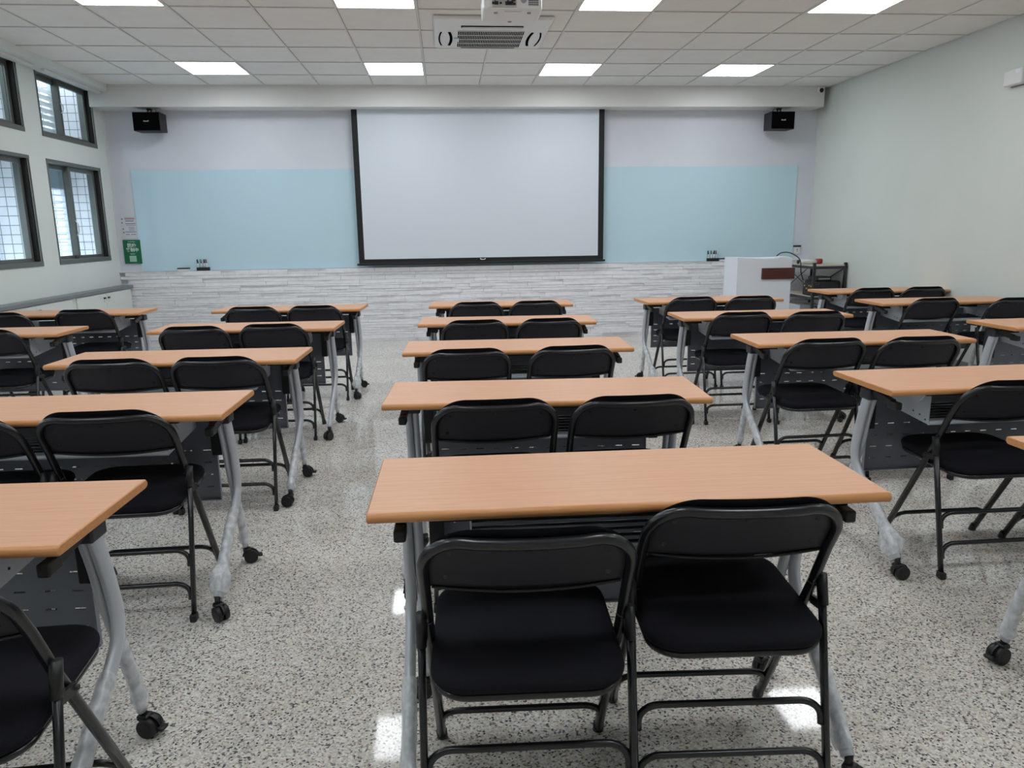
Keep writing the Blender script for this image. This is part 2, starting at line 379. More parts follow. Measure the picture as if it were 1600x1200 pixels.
# ------------------------------------------------------------------ ceiling fixtures
rows = ['row nearest the front beam', 'second row from the front beam', 'third row from the front beam', 'row farthest from the front beam']
cols = ['leftmost', 'second from left', 'third from left', 'rightmost']
for j, y in enumerate(LIGHT_Y):
    for i, x in enumerate(LIGHT_X):
        t = thing('ceiling_light', 'square white LED ceiling panel, %s in the %s' % (cols[i], rows[j]), 'light', (x + .3, y + .3, ZC), group='LED panels in the ceiling')
        f = MB(); h = .292
        for a, b, c, d in ((-h, h, -h, -h + .012), (-h, h, h - .012, h), (-h, -h + .012, -h + .012, h - .012), (h - .012, h, -h + .012, h - .012)): f.box(a, b, c, d, -.001, .02)
        f.build('frame', white_pl, t)
        MB().box(-h + .012, h - .012, -h + .012, h - .012, .004, .012).build('diffuser', led_m, t)

# ceiling cassette air conditioner
t = thing('air_conditioner', 'white square ceiling cassette air conditioner with dark centre grille', 'air conditioner', (.435, 6.63, ZC))
hx = .475; p = MB(); zt, zb = 0., -.026
L1 = [(x, y, zt) for x, y in rrect(-hx, hx, -hx, hx, .02)]; L2 = [(x * .985, y * .985, zb + .006) for x, y, _ in L1]; L3 = [(x * .96, y * .96, zb) for x, y, _ in L1]
p.loops([L1, L2, L3]); p.build('panel', white_pl, t)
g = MB(); gx0, gx1, gy0, gy1 = -.275, .275, -.13, .40
g.box(gx0, gx1, gy0, gy1, zb - .002, zb - .0005, 1)
for k in range(39):
    x = gx0 + (gx1 - gx0) * k / 38; g.box(x - .0018, x + .0018, gy0, gy1, zb - .004, zb - .001, 0)
for k in range(5):
    y = gy0 + (gy1 - gy0) * k / 4; g.box(gx0, gx1, y - .003, y + .003, zb - .005, zb - .001, 0)
g.build('grille', [white_pl, void], t)
MB().rbox(gx0 - .03, gx0 + .012, .09, .19, zb - .012, zb - .001, .004).build('latch', light_grey, t)
s = MB(); s.rbox(-.25, .25, -.285, -.225, zb - .003, zb - .0008, .001); s.rbox(-.24, .24, .425, .44, zb - .003, zb - .0008, .001)
for sx in (-1, 1):
    for q, hl in ((.345, .22), (.41, .22)):
        pts = [(sx * (q + (.018 if q > .38 else -.018) * (1 - (k / 6) ** 2)), .13 + hl * k / 6, zb - .002) for k in range(-6, 7)]
        s.tube(pts, (.012 if q < .4 else .007, .0015), 8, ref=(1, 0, 0))
s.build('air_slot', void, t)
f = MB()
f.rbox(-.245, .245, -.262, -.246, zb - .006, zb - .003, .001)
f.build('flap', white_pl, t)

# ceiling projector, seen from behind and below
t = thing('projector', 'white ceiling projector hanging in front of the air conditioner', 'projector', (.447, 4.86, 2.6))
b = MB(); ow, od = .178, .155
o0 = rrect(-ow, ow, -od, od, .055)
prof = [(.93, .0), (.985, .006), (1., .022), (1., .09), (.97, .108), (.9, .114)]
b.loops([[(x * s_, y * s_, z_) for x, y in o0] for s_, z_ in prof]); b.build('housing', white_pl, t)
q = MB(); q.box(-.125, .02, -od - .004, -od + .006, .012, .085, 0); q.build('port_panel', mat('port_panel_grey', srgb(176, 176, 170), .5), t)
q = MB()
for k, (x, z_, a_) in enumerate(((-.115, .066, .006), (-.1, .066, .005), (-.085, .066, .006), (-.065, .066, .006), (-.05, .066, .006), (-.1, .034, .011), (-.118, .034, .008), (-.075, .034, .006), (-.036, .034, .012), (-.012, .034, .012), (.006, .05, .007), (.006, .03, .007))):
    q.rbox(x - a_, x + a_, -od - .012, -od - .002, z_ - a_ * .8, z_ + a_ * .8, .002)
q.build('port', black_pl, t)
q = MB()
for x in (-.036, -.012):
    q.tube(bez([(x, -od - .01, .034), (x + .004, -od - .05, .045), (x + .02, -od - .035, .1), (x + .03, -od + .03, .16), (.0, -.02, .2)], 6), .004, 6)
q.tube(bez([(-.1, -od - .01, .034), (-.115, -od - .04, .05), (-.11, -od - .02, .11), (-.04, -.03, .19)], 6), .003, 6)
q.build('cable', black_pl, t)
MB().cyl((.062, -od - .004, .052), (.062, -od + .004, .052), .017).build('speaker_grille', grey_pl, t)
q = MB(); q.box(.09, .15, -od - .003, -od + .02, .022, .085, 1)
for k in range(7): q.box(.09 + k * .01 - .001, .09 + k * .01 + .001, -od - .006, -od, .022, .085, 0)
for k in range(7): q.box(.09, .15, -od - .006, -od, .022 + k * .0105 - .001, .022 + k * .0105 + .001, 0)
q.build('vent', [white_pl, black_pl], t)
q = MB()
for x, y in ((-.1, -.09), (.1, -.09), (0, .1)): q.cyl((x, y, -.004), (x, y, .004), .012)
q.box(-.05, .05, -.118, -.115, -.0015, .002); q.build('foot', grey_pl, t)
q = MB(); q.cyl((0, 0, .1), (0, 0, .35), .02); q.box(-.07, .07, -.07, .07, .108, .122); q.box(-.06, .06, -.06, .06, .338, .35); q.build('mount', white_pl, t)

# dome camera on the beam, wall box on the right wall
t = thing('security_camera', 'small white dome camera with black lens on the beam by right wall', 'camera', (4.515, 8.965, 2.905))
q = MB(); q.rbox(-.034, .034, -.03, 0, -.03, .035, .008); q.build('housing', white_pl, t)
q = MB(); q.loops([[(.027 * math.sin(a) * math.cos(R(30 * k)), -.028 - .022 * math.cos(a), .027 * math.sin(a) * math.sin(R(30 * k)) - .004) for k in range(12)] for a in (R(90), R(65), R(40), R(15))]); q.build('lens', black_pl, t)
t = thing('wall_box', 'small white box mounted high on the right wall', 'wall box', (XR, 5.93, 2.41))
q = MB(); q.rbox(-.07, -.012, -.10, .10, 0, .125, .012); q.build('housing', white_pl, t)
MB().box(-.012, 0, -.08, .08, -.008, .11).build('bracket', grey_pl, t)
MB().box(-.072, -.066, -.075, -.03, .085, .115).build('indicator', podium_m, t)

# ------------------------------------------------------------------ front wall
def glass_board(x0, x1, label):
    o = MB().box(x0, x1, YF - .014, YF - .001, .908, 2.068).build('glass_board', board_m)
    return tag(o, label, 'whiteboard', 'glass writing boards')
glass_board(-3.606, .46, 'pale blue-green glass board left of the projection screen')
glass_board(.466, 4.43, 'pale blue-green glass board right of the projection screen')

ys = 9.15
t = thing('projection_screen', 'large white pull-down projection screen with black border', 'projection screen', (.455, ys, .93))
MB().box(-1.425, 1.425, -.001, .001, .075, 1.84).build('screen_fabric', screen_m, t)
q = MB(); q.box(-1.492, -1.425, -.0014, .0014, .03, 1.84); q.box(1.425, 1.492, -.0014, .0014, .03, 1.84); q.box(-1.425, 1.425, -.0014, .0014, .03, .075); q.build('border', screen_blk, t)
MB().rbox(-1.492, 1.492, -.014, .014, 0, .034, .006).build('bottom_bar', black_pl, t)
for sx in (-1, 1): MB().cyl((sx * 1.488, 0, .014), (sx * 1.515, 0, .014), .013).build('end_cap', black_pl, t)
q = MB(); q.tube(bez([(-.03, -.016, .066), (-.02, -.02, .054), (.02, -.02, .054), (.03, -.016, .066)], 4), .006, 6); q.build('pull_handle', white_pl, t)

def wall_speaker(x, y, rz, label, cab):
    t = thing('wall_speaker', label, 'speaker', (x, y, 2.47), rz, 'wall speakers under the beam')
    q = MB(); f, b = -.11, .09; hw, hb = .148, .143
    vs = [(-hw, f, 0), (hw, f, 0), (hw, f, .2), (-hw, f, .2), (-hb, b, .0), (hb, b, .0), (hb, b, .195), (-hb, b, .195)]
    q.add(vs, [(0, 1, 2, 3), (4, 7, 6, 5), (0, 4, 5, 1), (3, 2, 6, 7), (0, 3, 7, 4), (1, 5, 6, 2)]); q.build('cabinet', plate_m, t)
    MB().rbox(-hw + .006, hw - .006, f - .012, f + .002, .006, .194, .004).build('grille', void, t)
    q = MB(); x_ = -.026
    for wd, hh in ((.008, .013), (.006, .008), (.006, .009), (.006, .008), (.007, .009), (.008, .014)):
        q.box(x_, x_ + wd, f - .0145, f - .011, .1 - .004, .1 - .004 + hh); x_ += wd + .0025
    q.build('logo', white_pl, t)
    q = MB(); q.box(-.022, .022, -.02, .03, .192, .205); q.box(-.022, -.014, -.012, .02, .2, .24); q.box(.014, .022, -.012, .02, .2, .24); q.rbox(-.026, .026, -.02, .03, .232, .254, .005); q.build('bracket', black_metal, t)
    MB().tube(bez([(cab * .04, .04, .252), (cab * .055, .05, .23), (cab * .06, .05, .19)], 5), .003, 6).build('cable', black_pl, t)
wall_speaker(-3.265, 9.09, R(-2), 'black wall speaker under the beam above the left glass board', 1)
wall_speaker(4.075, 9.09, R(3), 'black wall speaker under the beam near the right wall', -1)

# notices left of the board
def text(body, size, loc, m, parent, name):
    c = bpy.data.curves.new(name, 'FONT'); c.body = body; c.size = size; c.align_x = 'CENTER'; c.align_y = 'CENTER'; c.extrude = .0004; c.offset = size * .02
    o = bpy.data.objects.new(name, c); COL.objects.link(o)
    dg = bpy.context.evaluated_depsgraph_get(); me = bpy.data.meshes.new_from_object(o.evaluated_get(dg)); bpy.data.objects.remove(o)
    me.materials.clear(); me.materials.append(m)
    n = bpy.data.objects.new(name, me); COL.objects.link(n); n.parent = parent; n.location = loc; n.rotation_euler = (R(90), 0, 0); return n
t = thing('notice', 'white printed notice taped above the green poster', 'notice', (-3.685, YF - .003, 1.285))
MB().box(-.105, .108, -.001, .001, 0, .265).build('sheet', paper_m, t)
q = MB()
for z_, a, b_, h in ((.205, -.05, .045, .010), (.175, -.05, .06, .008), (.158, -.045, .06, .006), (.135, -.02, .045, .006), (.118, -.02, .045, .006), (.1, -.02, .045, .006), (.08, -.06, .06, .008), (.05, -.055, -.015, .008), (.05, 0, .055, .008)): q.box(a, b_, -.0018, 0, z_, z_ + h)
q.build('printed_lines', paper_grey, t)
MB().rbox(-.055, .055, -.0018, -.0005, .225, .248, .0005, seg=1).build('heading', pink_m, t)
q = MB()
for x, z_ in ((-.085, .232), (-.088, .19), (-.082, .118), (-.08, .078), (.085, .2), (.085, .162), (.088, .09), (.088, .045)): q.cyl((x, -.0018, z_), (x, 0, z_), .009, 10)
q.build('icons', paper_grey, t)
t = thing('poster', 'green poster with white Chinese lettering beside the left glass board', 'poster', (-3.688, YF - .016, 1.0))
MB().box(-.099, .099, -.001, .001, 0, .277).build('sheet', green_m, t)
text('防疫', .052, (0, -.0015, .21), poster_ink, t, 'lettering'); text('管制中', .048, (.002, -.0015, .158), poster_ink, t, 'lettering')
q = MB(); q.box(-.04, .04, -.0018, 0, .252, .258); q.box(-.03, .03, -.0018, 0, .116, .120); q.box(-.025, .025, -.0018, 0, .106, .110); q.build('small_print', pale_green, t)
MB().box(-.04, .038, -.0018, 0, .022, .092).build('blank_square', pale_green, t)

# wall thermostat / switch between board and corner
t = thing('wall_switch', 'white wall control with black top strip near right corner', 'switch', (4.487, YF, .98))
MB().rbox(-.04, .04, -.022, -.001, 0, .085, .004).build('plate', white_pl, t)
MB().rbox(-.047, .047, -.03, -.001, .085, .105, .004).build('top_strip', black_pl, t)
q = MB(); q.box(-.006, .006, -.0235, -.021, .02, .03); q.box(-.006, .006, -.0235, -.021, .04, .062); q.build('rocker', grey_pl, t)

# marker trays and erasers on the stone ledge
def holder(x, label):
    t = thing('marker_holder', label, 'marker holder', (x, 9.23, LEDGE), group='marker holders on the ledge')
    q = MB(); q.box(-.073, .073, -.02, .02, 0, .004); q.box(-.073, .073, -.02, -.016, .004, .04); q.box(-.073, .073, .016, .02, .004, .04); q.box(-.073, -.069, -.016, .016, .004, .04); q.box(.069, .073, -.016, .016, .004, .04)
    q.build('tray', black_pl, t)
    return t
def marker(x, tilt, m, label):
    t = thing('marker_pen', label, 'marker', (x, 9.23, LEDGE + .005), group='markers in the holders'); t.rotation_euler = (0, tilt, 0)
    MB().cyl((0, 0, 0), (0, 0, .085), .0075, 10).build('barrel', white_pl, t)
    MB().cyl((0, 0, .085), (0, 0, .13), .0085, 10).build('cap', m, t)
cap_d = mat('cap_navy', srgb(40, 52, 66), .4); cap_g = mat('cap_green', srgb(90, 130, 110), .4); cap_r = mat('cap_red', srgb(150, 90, 105), .4)
holder(-2.887, 'black marker holder on the ledge below the left glass board')
holder(3.375, 'black marker holder on the ledge left of the white podium')
for x0, wd in ((-2.887, 'left glass board'), (3.375, 'right glass board')):
    for i, (dx, tl, m, c) in enumerate(((-.05, -.12, cap_d, 'dark-capped marker leaning left in the holder'), (-.018, -.05, cap_g, 'green-capped marker upright in the holder'), (.012, .03, cap_d, 'dark-capped marker upright in the holder'), (.045, -.06, cap_r, 'red-capped marker in the holder'))):
        marker(x0 + dx, tl, m, c + ' below the ' + wd)
def eraser(x, label):
    t = thing('board_eraser', label, 'eraser', (x, 9.228, LEDGE), group='board erasers on the ledge')
    MB().rbox(-.068, .068, -.024, .024, 0, .024, .004).build('felt', paper_m, t); MB().rbox(-.07, .07, -.025, .025, .024, .038, .004).build('grip', black_pl, t)
eraser(-3.115, 'board eraser with dark grip left of the marker holder')
eraser(3.53, 'board eraser with dark grip half behind the white podium')

# ------------------------------------------------------------------ left wall storage, blinds
tag(MB().rbox(-3.849, -3.70, YB + .02, 9.19, .72, .755, .006, seg=2).build('counter_top', sill_m), 'long grey counter top above the cabinets under the windows', 'counter')
cw = .915; y = 9.188; ci = 0
door_m = mat('cabinet_white', srgb(218, 222, 218), .45)
cab_pos = ['nearest the front wall', 'second from the front wall', 'third from the front wall', 'fourth from the front wall']
yc = [8.48, 7.06, 5.62, 4.18]
for i, yy in enumerate(yc):
    t = thing('storage_cabinet', 'low white double-door cabinet under the windows, ' + cab_pos[i], 'cabinet', (-3.725, yy, 0), group='cabinets under the windows')
    h_ = .70 if i == 0 else .7175
    MB().box(-.124, -.004, -h_, h_, .001, .718).build('carcass', door_m, t)
    for sgn in (-1, 1):
        a, b_ = (-h_ + .05, -.002) if sgn < 0 else (.002, h_ - .05)
        d = MB().box(-.004, .012, a, b_, .06, .712).build('door', door_m, t)
        MB().rbox(.012, .026, sgn * .05 - .018, sgn * .05 + .018, .655, .672, .003).build('pull', black_pl, d)
        MB().box(.012, .0135, sgn * .05 - .003, sgn * .05 + .003, .62, .635).build('number_mark', grey_pl, d)
# slim blind headrails under the cornice, with hanging cords beside the front window
for i, (a, b) in enumerate(BAYS[:2]):
    t = thing('blind_headrail', 'slim white blind rail above the %s' % ('window nearest the front wall, with hanging cords' if i == 0 else 'second window from the front wall'), 'blind', (-3.74, (a + b) / 2, 2.855))
    h_ = (b - a) / 2 + .06
    MB().rbox(-.02, .02, -h_, h_, .004, .0295, .004).build('rail', white_pl, t)
    if i == 0:
        for dx in (0, .05): MB().tube(bez([(-.03, h_ - .05 + dx, .01), (-.04, h_ - .02 + dx, -.4), (-.05, h_ + .05 + dx, -1.1), (-.05, h_ + .1 + dx, -1.7)], 5), .0028, 5).build('cord', white_pl, t)

# ------------------------------------------------------------------ podium, rack and equipment
t = thing('podium', 'white boxy lectern with brown wooden plate at the front right', 'podium', (3.43, 7.8, 0))
q = MB(); q.prism([(-.30, 1.0), (-.30, .0), (.30, 0), (.31, .99), (0, .985)], 'y', 0, .38); q.build('body', podium_m, t)
MB().rbox(-.06 + .03, .335, -.025, -.001, .765, .885, .003).build('plate', noisy(mat('rosewood', srgb(84, 38, 32), .45), srgb(70, 30, 26), srgb(98, 48, 40), 6, 4, (1, 1, 14)), t)
MB().rbox(.17, .28, .02, .14, .988, 1.004, .006).build('gooseneck_base', white_pl, t)
t = thing('cable', 'black cable arching from the podium top to the rack', 'cable')
MB().tube(bez([(3.62, 7.95, 1.0), (3.7, 7.98, 1.04), (3.84, 8.05, 1.03), (4.02, 8.2, .95), (4.14, 8.4, .80), (4.2, 8.45, .70)], 8), .006, 8).build('sheath', black_pl, t)

rk = thing('equipment_rack', 'black metal shelf rack with pale boards behind the podium', 'rack', (4.25, 8.3, 0))
W_, D_ = .375, .80
for x in (0, W_):
    for y in (0, D_): MB().box(x - .014, x + .014, y - .014, y + .014, 0, .905).build('post', black_metal, rk)
for z_ in (.12, .50, .855):
    s_ = MB().box(-.012, W_ + .012, -.012, D_ + .012, z_, z_ + .022).build('shelf', shelf_wood, rk)
    q = MB(); q.box(-.016, W_ + .016, -.018, -.012, z_ - .02, z_ + .01); q.box(-.016, W_ + .016, D_ + .012, D_ + .018, z_ - .02, z_ + .01); q.box(-.018, -.012, -.016, D_ + .016, z_ - .02, z_ + .01); q.box(W_ + .012, W_ + .018, -.016, D_ + .016, z_ - .02, z_ + .01); q.build('rail', black_metal, s_)
q = MB(); q.bar((.02, .78, .84), (W_ - .02, .78, .54), .016, .004); q.bar((W_ - .02, .785, .84), (.02, .785, .54), .016, .004); q.bar((W_, .02, .84), (W_, D_ - .02, .54), .004, .016); q.build('brace', black_metal, rk)
SZ = .522
t = thing('amplifier', 'black amplifier box on the middle shelf of the rack', 'amplifier', (4.46, 8.52, SZ))
MB().rbox(-.13, .15, -.18, .16, .008, .17, .025).build('case', black_pl, t)
MB().box(-.10, .12, -.186, -.178, .03, .12).build('front_panel', plate_m, t)
q = MB()
for x in (-.1, .12):
    for yy in (-.15, .13): q.cyl((x, yy, 0), (x, yy, .012), .014)
q.build('foot', black_pl, t)
t = thing('audio_mixer', 'small black mixer with yellow knobs at the left of the rack shelf', 'mixer', (4.13 + .16, 8.20 + .18, SZ + .002))
MB().rbox(-.05, .03, -.10, .16, 0, .14, .012).build('case', plate_m, t)
q = MB()
for k, (yy, z_) in enumerate(((-.06, .11), (-.01, .115), (.05, .08), (.1, .11), (.0, .05))): q.cyl((-.05, yy, z_), (-.06, yy, z_), .008, 10)
q.build('knob', yellow_m, t)
t = thing('media_player', 'flat black player on top of the amplifier', 'player', (4.45, 8.5, SZ + .172))
MB().rbox(-.12, .06, -.12, .1, 0, .045, .006).build('case', black_pl, t); MB().box(-.10, .04, -.122, -.119, .012, .03).build('display', grey_pl, t)
t = thing('paper_roll', 'white rolled tube with red end on the rack top shelf', 'roll', (4.30, 8.55, .88))
MB().cyl((-.12, .0, .029), (.09, 0, .029), .028, 18).build('tube', white_pl, t)
MB().cyl((.09, 0, .032), (.16, 0, .032), .031, 18).build('end_cap', red_m, t)
MB().cyl((-.135, 0, .029), (-.12, 0, .029), .024, 14).build('end_plug', black_pl, t)
t = thing('blue_bag', 'blue bag on the bottom shelf of the rack', 'bag', (4.31, 8.42, .144))
MB().rbox(-.05, .12, -.1, .1, 0, .2, .04).build('body', blue_m, t); MB().tube(bez([(.0, 0, .19), (.01, 0, .24), (.06, 0, .24), (.07, 0, .19)], 5), .006, 6).build('strap', black_pl, t)
t = thing('paper_box', 'white carton on the bottom shelf beside the blue bag', 'box', (4.40, 8.80, .144))
MB().rbox(-.12, .15, -.14, .14, 0, .24, .006, seg=1).build('carton', paper_m, t); MB().box(-.12, .15, -.02, .02, .2405, .242).build('tape', shelf_wood, t)

# ------------------------------------------------------------------ training tables
def inst(name, me, parent=None, loc=None, rot=None):
    o = bpy.data.objects.new(name, me); COL.objects.link(o)
    if parent: o.parent = parent
    if loc: o.location = loc
    if rot: o.rotation_euler = rot
    return o
TW, TD, TH = 1.176, .414, .73
TM = {}
def bullnose(x0, x1, y0, y1, z0, z1):
    r = (z1 - z0) / 2 - .001; n = 6; prof = []
    zc = (z0 + z1) / 2
    for sgn in (-1, 1):
        for k in range(n + 1):
            a = R(-90 + 180 * k / n)
            yy = (y1 - r + r * math.cos(a)) if sgn > 0 else (y0 + r - r * math.cos(a)); prof.append((yy, zc + (r * math.sin(a) if sgn > 0 else -r * math.sin(a))))
    mb = MB(); c = .003
    L = []
    for x, ins in ((x0, c), (x0 + c, 0), (x1 - c, 0), (x1, c)):
        yc = (y0 + y1) / 2
        L.append([(x, yc + (q[0] - yc) * (1 - ins / .2), zc + (q[1] - zc) * (1 - ins / .0125)) for q in prof])
    vs = [q for l in L for q in l]; m = len(prof)
    for i in range(3):
        for k in range(m):
            f = (i * m + k, i * m + (k + 1) % m, (i + 1) * m + (k + 1) % m, (i + 1) * m + k)
            zs = [vs[q][2] for q in f]; flat = max(zs) - min(zs) < 1e-5
            mb.f.append(f); mb.mi.append(0 if flat and i == 1 else 1); mb.sm.append(not flat)
    mb.v = [tuple(q) for q in vs]
    for a in (0, 3): mb.f.append(tuple(range(a * m, a * m + m))); mb.mi.append(1); mb.sm.append(False)
    return mb
TM['top'] = bullnose(-TW / 2, TW / 2, -TD / 2, TD / 2, TH - .025, TH).mesh('tabletop', [beech, beech_edge])
NEAR = bez([(.043, .662), (.076, .56), (.100, .46), (.105, .405), (.086, .35), (.033, .298), (-.057, .235), (-.147, .158), (-.228, .075)], 5)
FAR = bez([(.043, .662), (.076, .56), (.100, .46), (.120, .395), (.150, .315), (.190, .205), (.220, .075)], 5)
NEAR = [(q[0], q[1]) for q in [(p.x, p.y) for p in [Vector((a.x, a.y)) for a in NEAR]]]; FAR = [(p.x, p.y) for p in FAR]
def legtube(path, x, ra, rb): return MB().tube([(x, y, z) for y, z in path], (ra, rb), 14, ref=(1, 0, 0))
def wrapmesh(path, x, zmax, zmin, ra, rb, seed, clump):
    pts = [(x, y, z) for y, z in path if zmin <= z <= zmax]
    # resample finely
    fine = []
    for i in range(len(pts) - 1):
        for k in range(4): fine.append(Vector(pts[i]).lerp(Vector(pts[i + 1]), k / 4))
    fine.append(Vector(pts[-1]))
    rnd = random.Random(seed); ph = [rnd.uniform(0, 6.28) for _ in range(8)]
    def rf(t, th):
        s = 1 + .04 * math.sin(3 * th + 9 * t + ph[0]) + .025 * math.sin(38 * t + 2 * th + ph[1]) + .02 * math.sin(5 * th - 23 * t + ph[2])
        if clump:
            g = math.exp(-((t - .86) / .13) ** 2); s += g * (.8 + .35 * math.sin(4 * th + ph[3] + 14 * t) + .2 * math.sin(7 * th + ph[4] - 30 * t))
        else: s += .18 * math.exp(-((t - .93) / .06) ** 2) * (1 + math.sin(3 * th + ph[5]))
        return s
    return MB().tube(fine, (ra, rb), 20, ref=(1, 0, 0), cap=False, rfun=rf)
def castermesh(x, y, brake, sw):
    """twin wheel castor under the tube end; sw = swivel angle"""
    q = MB(); r = .027
    q.cyl((0, 0, .05), (0, 0, .088), .010, 12)
    for a, b in ((-.021, -.004), (.004, .021)):
        q.cyl((a, .016, r), (b, .016, r), r, 24)
        q.cyl((a - .0008 if a < 0 else b, .016, r), (a if a < 0 else b + .0008, .016, r), r * .62, 18)
    arc = [(.016 + (r + .005) * math.cos(R(d)), r + (r + .005) * math.sin(R(d))) for d in range(10, 181, 17)] + [(.016 + (r - .004) * math.cos(R(d)), r + (r - .004) * math.sin(R(d))) for d in range(180, 9, -17)]
    q.prism(arc, 'x', -.0035, .0035); q.rbox(-.016, .016, -.012, .02, .046, .062, .005)
    if brake: q.rbox(-.014, .014, .044, .062, .020, .030, .003)
    c, s = math.cos(sw), math.sin(sw)
    q.v = [(x + c * a - s * b, y + s * a + c * b, z) for a, b, z in q.v]
    return q
cap_m = mat('cap_charcoal', srgb(50, 50, 56), .45)
for sd, sx, XN, XF in (('l', -1, .523, .496), ('r', 1, .523, .496)):
    TM['near' + sd] = legtube(NEAR, sx * XN, .0145, .024).mesh('leg', silver)
    TM['far' + sd] = legtube(FAR, sx * XF, .0125, .017).mesh('leg', silver)
    for v_ in range(3): TM['nw%d%s' % (v_, sd)] = wrapmesh(NEAR, sx * XN, .30 if v_ < 2 else .24, .078,   .0185, .0275, v_ * 5 + (sx > 0), v_ == 1).mesh('plastic_wrap', film)
    TM['fw' + sd] = wrapmesh(FAR, sx * XF, .345, .085, .017, .0215, 40 + sx, False).mesh('plastic_wrap', film)
    for v_, sw in enumerate((.3, 1.5, 2.7)):
        TM['nc%d%s' % (v_, sd)] = castermesh(sx * XN, -.234, False, sw * sx + 1.2).mesh('caster', black_pl)
        TM['fc%d%s' % (v_, sd)] = castermesh(sx * XF, .222, True, -sx * (1.2 + .3 * v_)).mesh('caster', black_pl)
    q = MB(); q.rbox(min(sx * (XN - .05), sx * (XN + .02)), max(sx * (XN - .05), sx * (XN + .02)), .048, .118, .652, .695, .006); TM['cap' + sd] = q.mesh('leg_cap', cap_m)
    q = MB(); q.bar((sx * XN, .065, .690), (sx * XN, -.075, .670), .022, .026); q.rbox(sx * XN - .014, sx * XN + .014, -.115, -.06, .650, .680, .006); TM['lever' + sd] = q.mesh('tilt_lever', black_pl)
    q = MB(); q.prism([(-.065, .576), (.225, .600), (.225, .714), (-.065, .714)], 'x', sx * .362 - .0012, sx * .362 + .0012)
    q.box(min(sx * .362, sx * .386), max(sx * .362, sx * .386), -.065, .16, .7125, .7145)
    for yy, zz in ((-.045, .592), (-.01, .604), (.03, .61), (-.04, .69)): q.cyl((sx * .362 - .003, yy, zz), (sx * .362 + .003, yy, zz), .0035, 8, 1)
    TM['plate' + sd] = q.mesh('shelf_bracket', [light_grey, black_pl])
    pts = [(-.02 + .06 * math.cos(R(a)), .7145 + .055 * math.sin(R(a))) for a in range(180, 361, 15)]
    TM['disc' + sd] = MB().prism(pts, 'x', sx * .40 - .002, sx * .40 + .002).mesh('tilt_disc', light_grey)
    TM['pb' + sd] = MB().rbox(min(sx * .432, sx * .470), max(sx * .432, sx * .470), .165, .226, .50, .69, .003, seg=1).mesh('panel_bracket', black_pl)
q = MB(); q.box(-.51, .51, .07, .10, .672, .700); q.box(-.44, .44, -.15, .17, .7105, .7149); TM['beam'] = q.mesh('under_beam', mat('beam_charcoal', srgb(44, 45, 50), .5))
q = MB(); q.tube([(-.362, -.062, .583), (.362, -.062, .583)], .009, 10, ref=(0, 1, 0)); q.box(-.361, .361, -.054, -.048, .584, .596); TM['rail'] = q.mesh('shelf_rail', light_grey)
TM['rod'] = MB().tube([(-.361, 0, 0), (.361, 0, 0)], .004, 8, ref=(0, 1, 0)).mesh('shelf_rod', black_metal)
# modesty panel with real slots
def slotted():
    q = MB(); xs = [-.43]; NS = 12; pitch = .0715; wS = .030; hS = .0048
    for k in range(NS):
        c = (k - (NS - 1) / 2) * pitch; xs += [c - wS / 2, c + wS / 2]
    xs.append(.43); zs = [.305]
    for k in range(4): c = .355 + k * .05; zs += [c - hS / 2, c + hS / 2]
    zs.append(.65); ya, yb = .226, .230
    for i in range(len(xs) - 1):
        for j in range(len(zs) - 1):
            if i % 2 == 1 and j % 2 == 1: continue
            for yy in (ya, yb): q.add([(xs[i], yy, zs[j]), (xs[i + 1], yy, zs[j]), (xs[i + 1], yy, zs[j + 1]), (xs[i], yy, zs[j + 1])], [(0, 1, 2, 3)])
    q.box(-.43, .43, .214, .2262, .301, .3055); q.box(-.4345, -.4295, .216, .231, .301, .65); q.box(.4295, .4345, .216, .231, .301, .65)
    me = bpy.data.meshes.new('modesty_panel'); me.from_pydata(q.v, [], q.f); me.materials.append(dark_panel); return me
TM['panel'] = slotted()

for k_, me in TM.items():                                # everything hung under the top sits a little nearer and lower
    if k_[:3] in ('cap', 'lev', 'pla', 'dis', 'bea', 'rai', 'pan') or k_[:2] == 'pb':
        me.transform(Matrix.Translation((0, -.042, -.010)))

COLN = {'A': 'far-left column by the windows', 'B': 'left-centre column', 'C': 'centre column', 'D': 'right-centre column', 'E': 'column along the right wall'}
ROWN = {1: 'nearest the camera', 2: 'second from the camera', 3: 'third from the camera', 4: 'fourth from the camera', 5: 'nearest the stone wall'}
COLS = {'A': 'far-left column', 'B': 'left-centre column', 'C': 'centre column', 'D': 'right-centre column', 'E': 'right wall column'}
TABLES = {
 'C1': (.396, 1.683, -.7), 'C2': (.351, 2.679, -3.1), 'C3': (.357, 3.810, -2.0), 'C4': (.396, 4.929, -3.3), 'C5': (.444, 6.104, -3.7),
 'B1': (-1.331, 1.620, -2.0), 'B2': (-1.329, 2.657, -.85), 'B3': (-1.294, 3.736, -1.6), 'B4': (-1.281, 4.919, -2.0), 'B5': (-1.244, 6.104, -3.0),
 'A5': (-2.963, 6.153, .8), 'A4': (-2.972, 4.961, -1.2),
 'D1': (2.128, 1.667, 0), 'D2': (2.157, 2.669, .85), 'D3': (2.150, 3.771, -1.4), 'D4': (2.135, 4.924, -1.2), 'D5': (2.186, 6.067, 1.5),
 'E5': (3.993, 6.575, .2), 'E4': (3.875, 5.541, -.2), 'E3': (3.800, 4.129, 1.4)}
CLUMP = {'B2': 1, 'B5': 1, 'D2': 1, 'B4': None, 'D4': 2, 'C3': 2, 'C5': 2, 'E5': 2}
TABLES = {k_: (x * 1.0171, y * 1.0171, a) for k_, (x, y, a) in TABLES.items()}
ti = 0
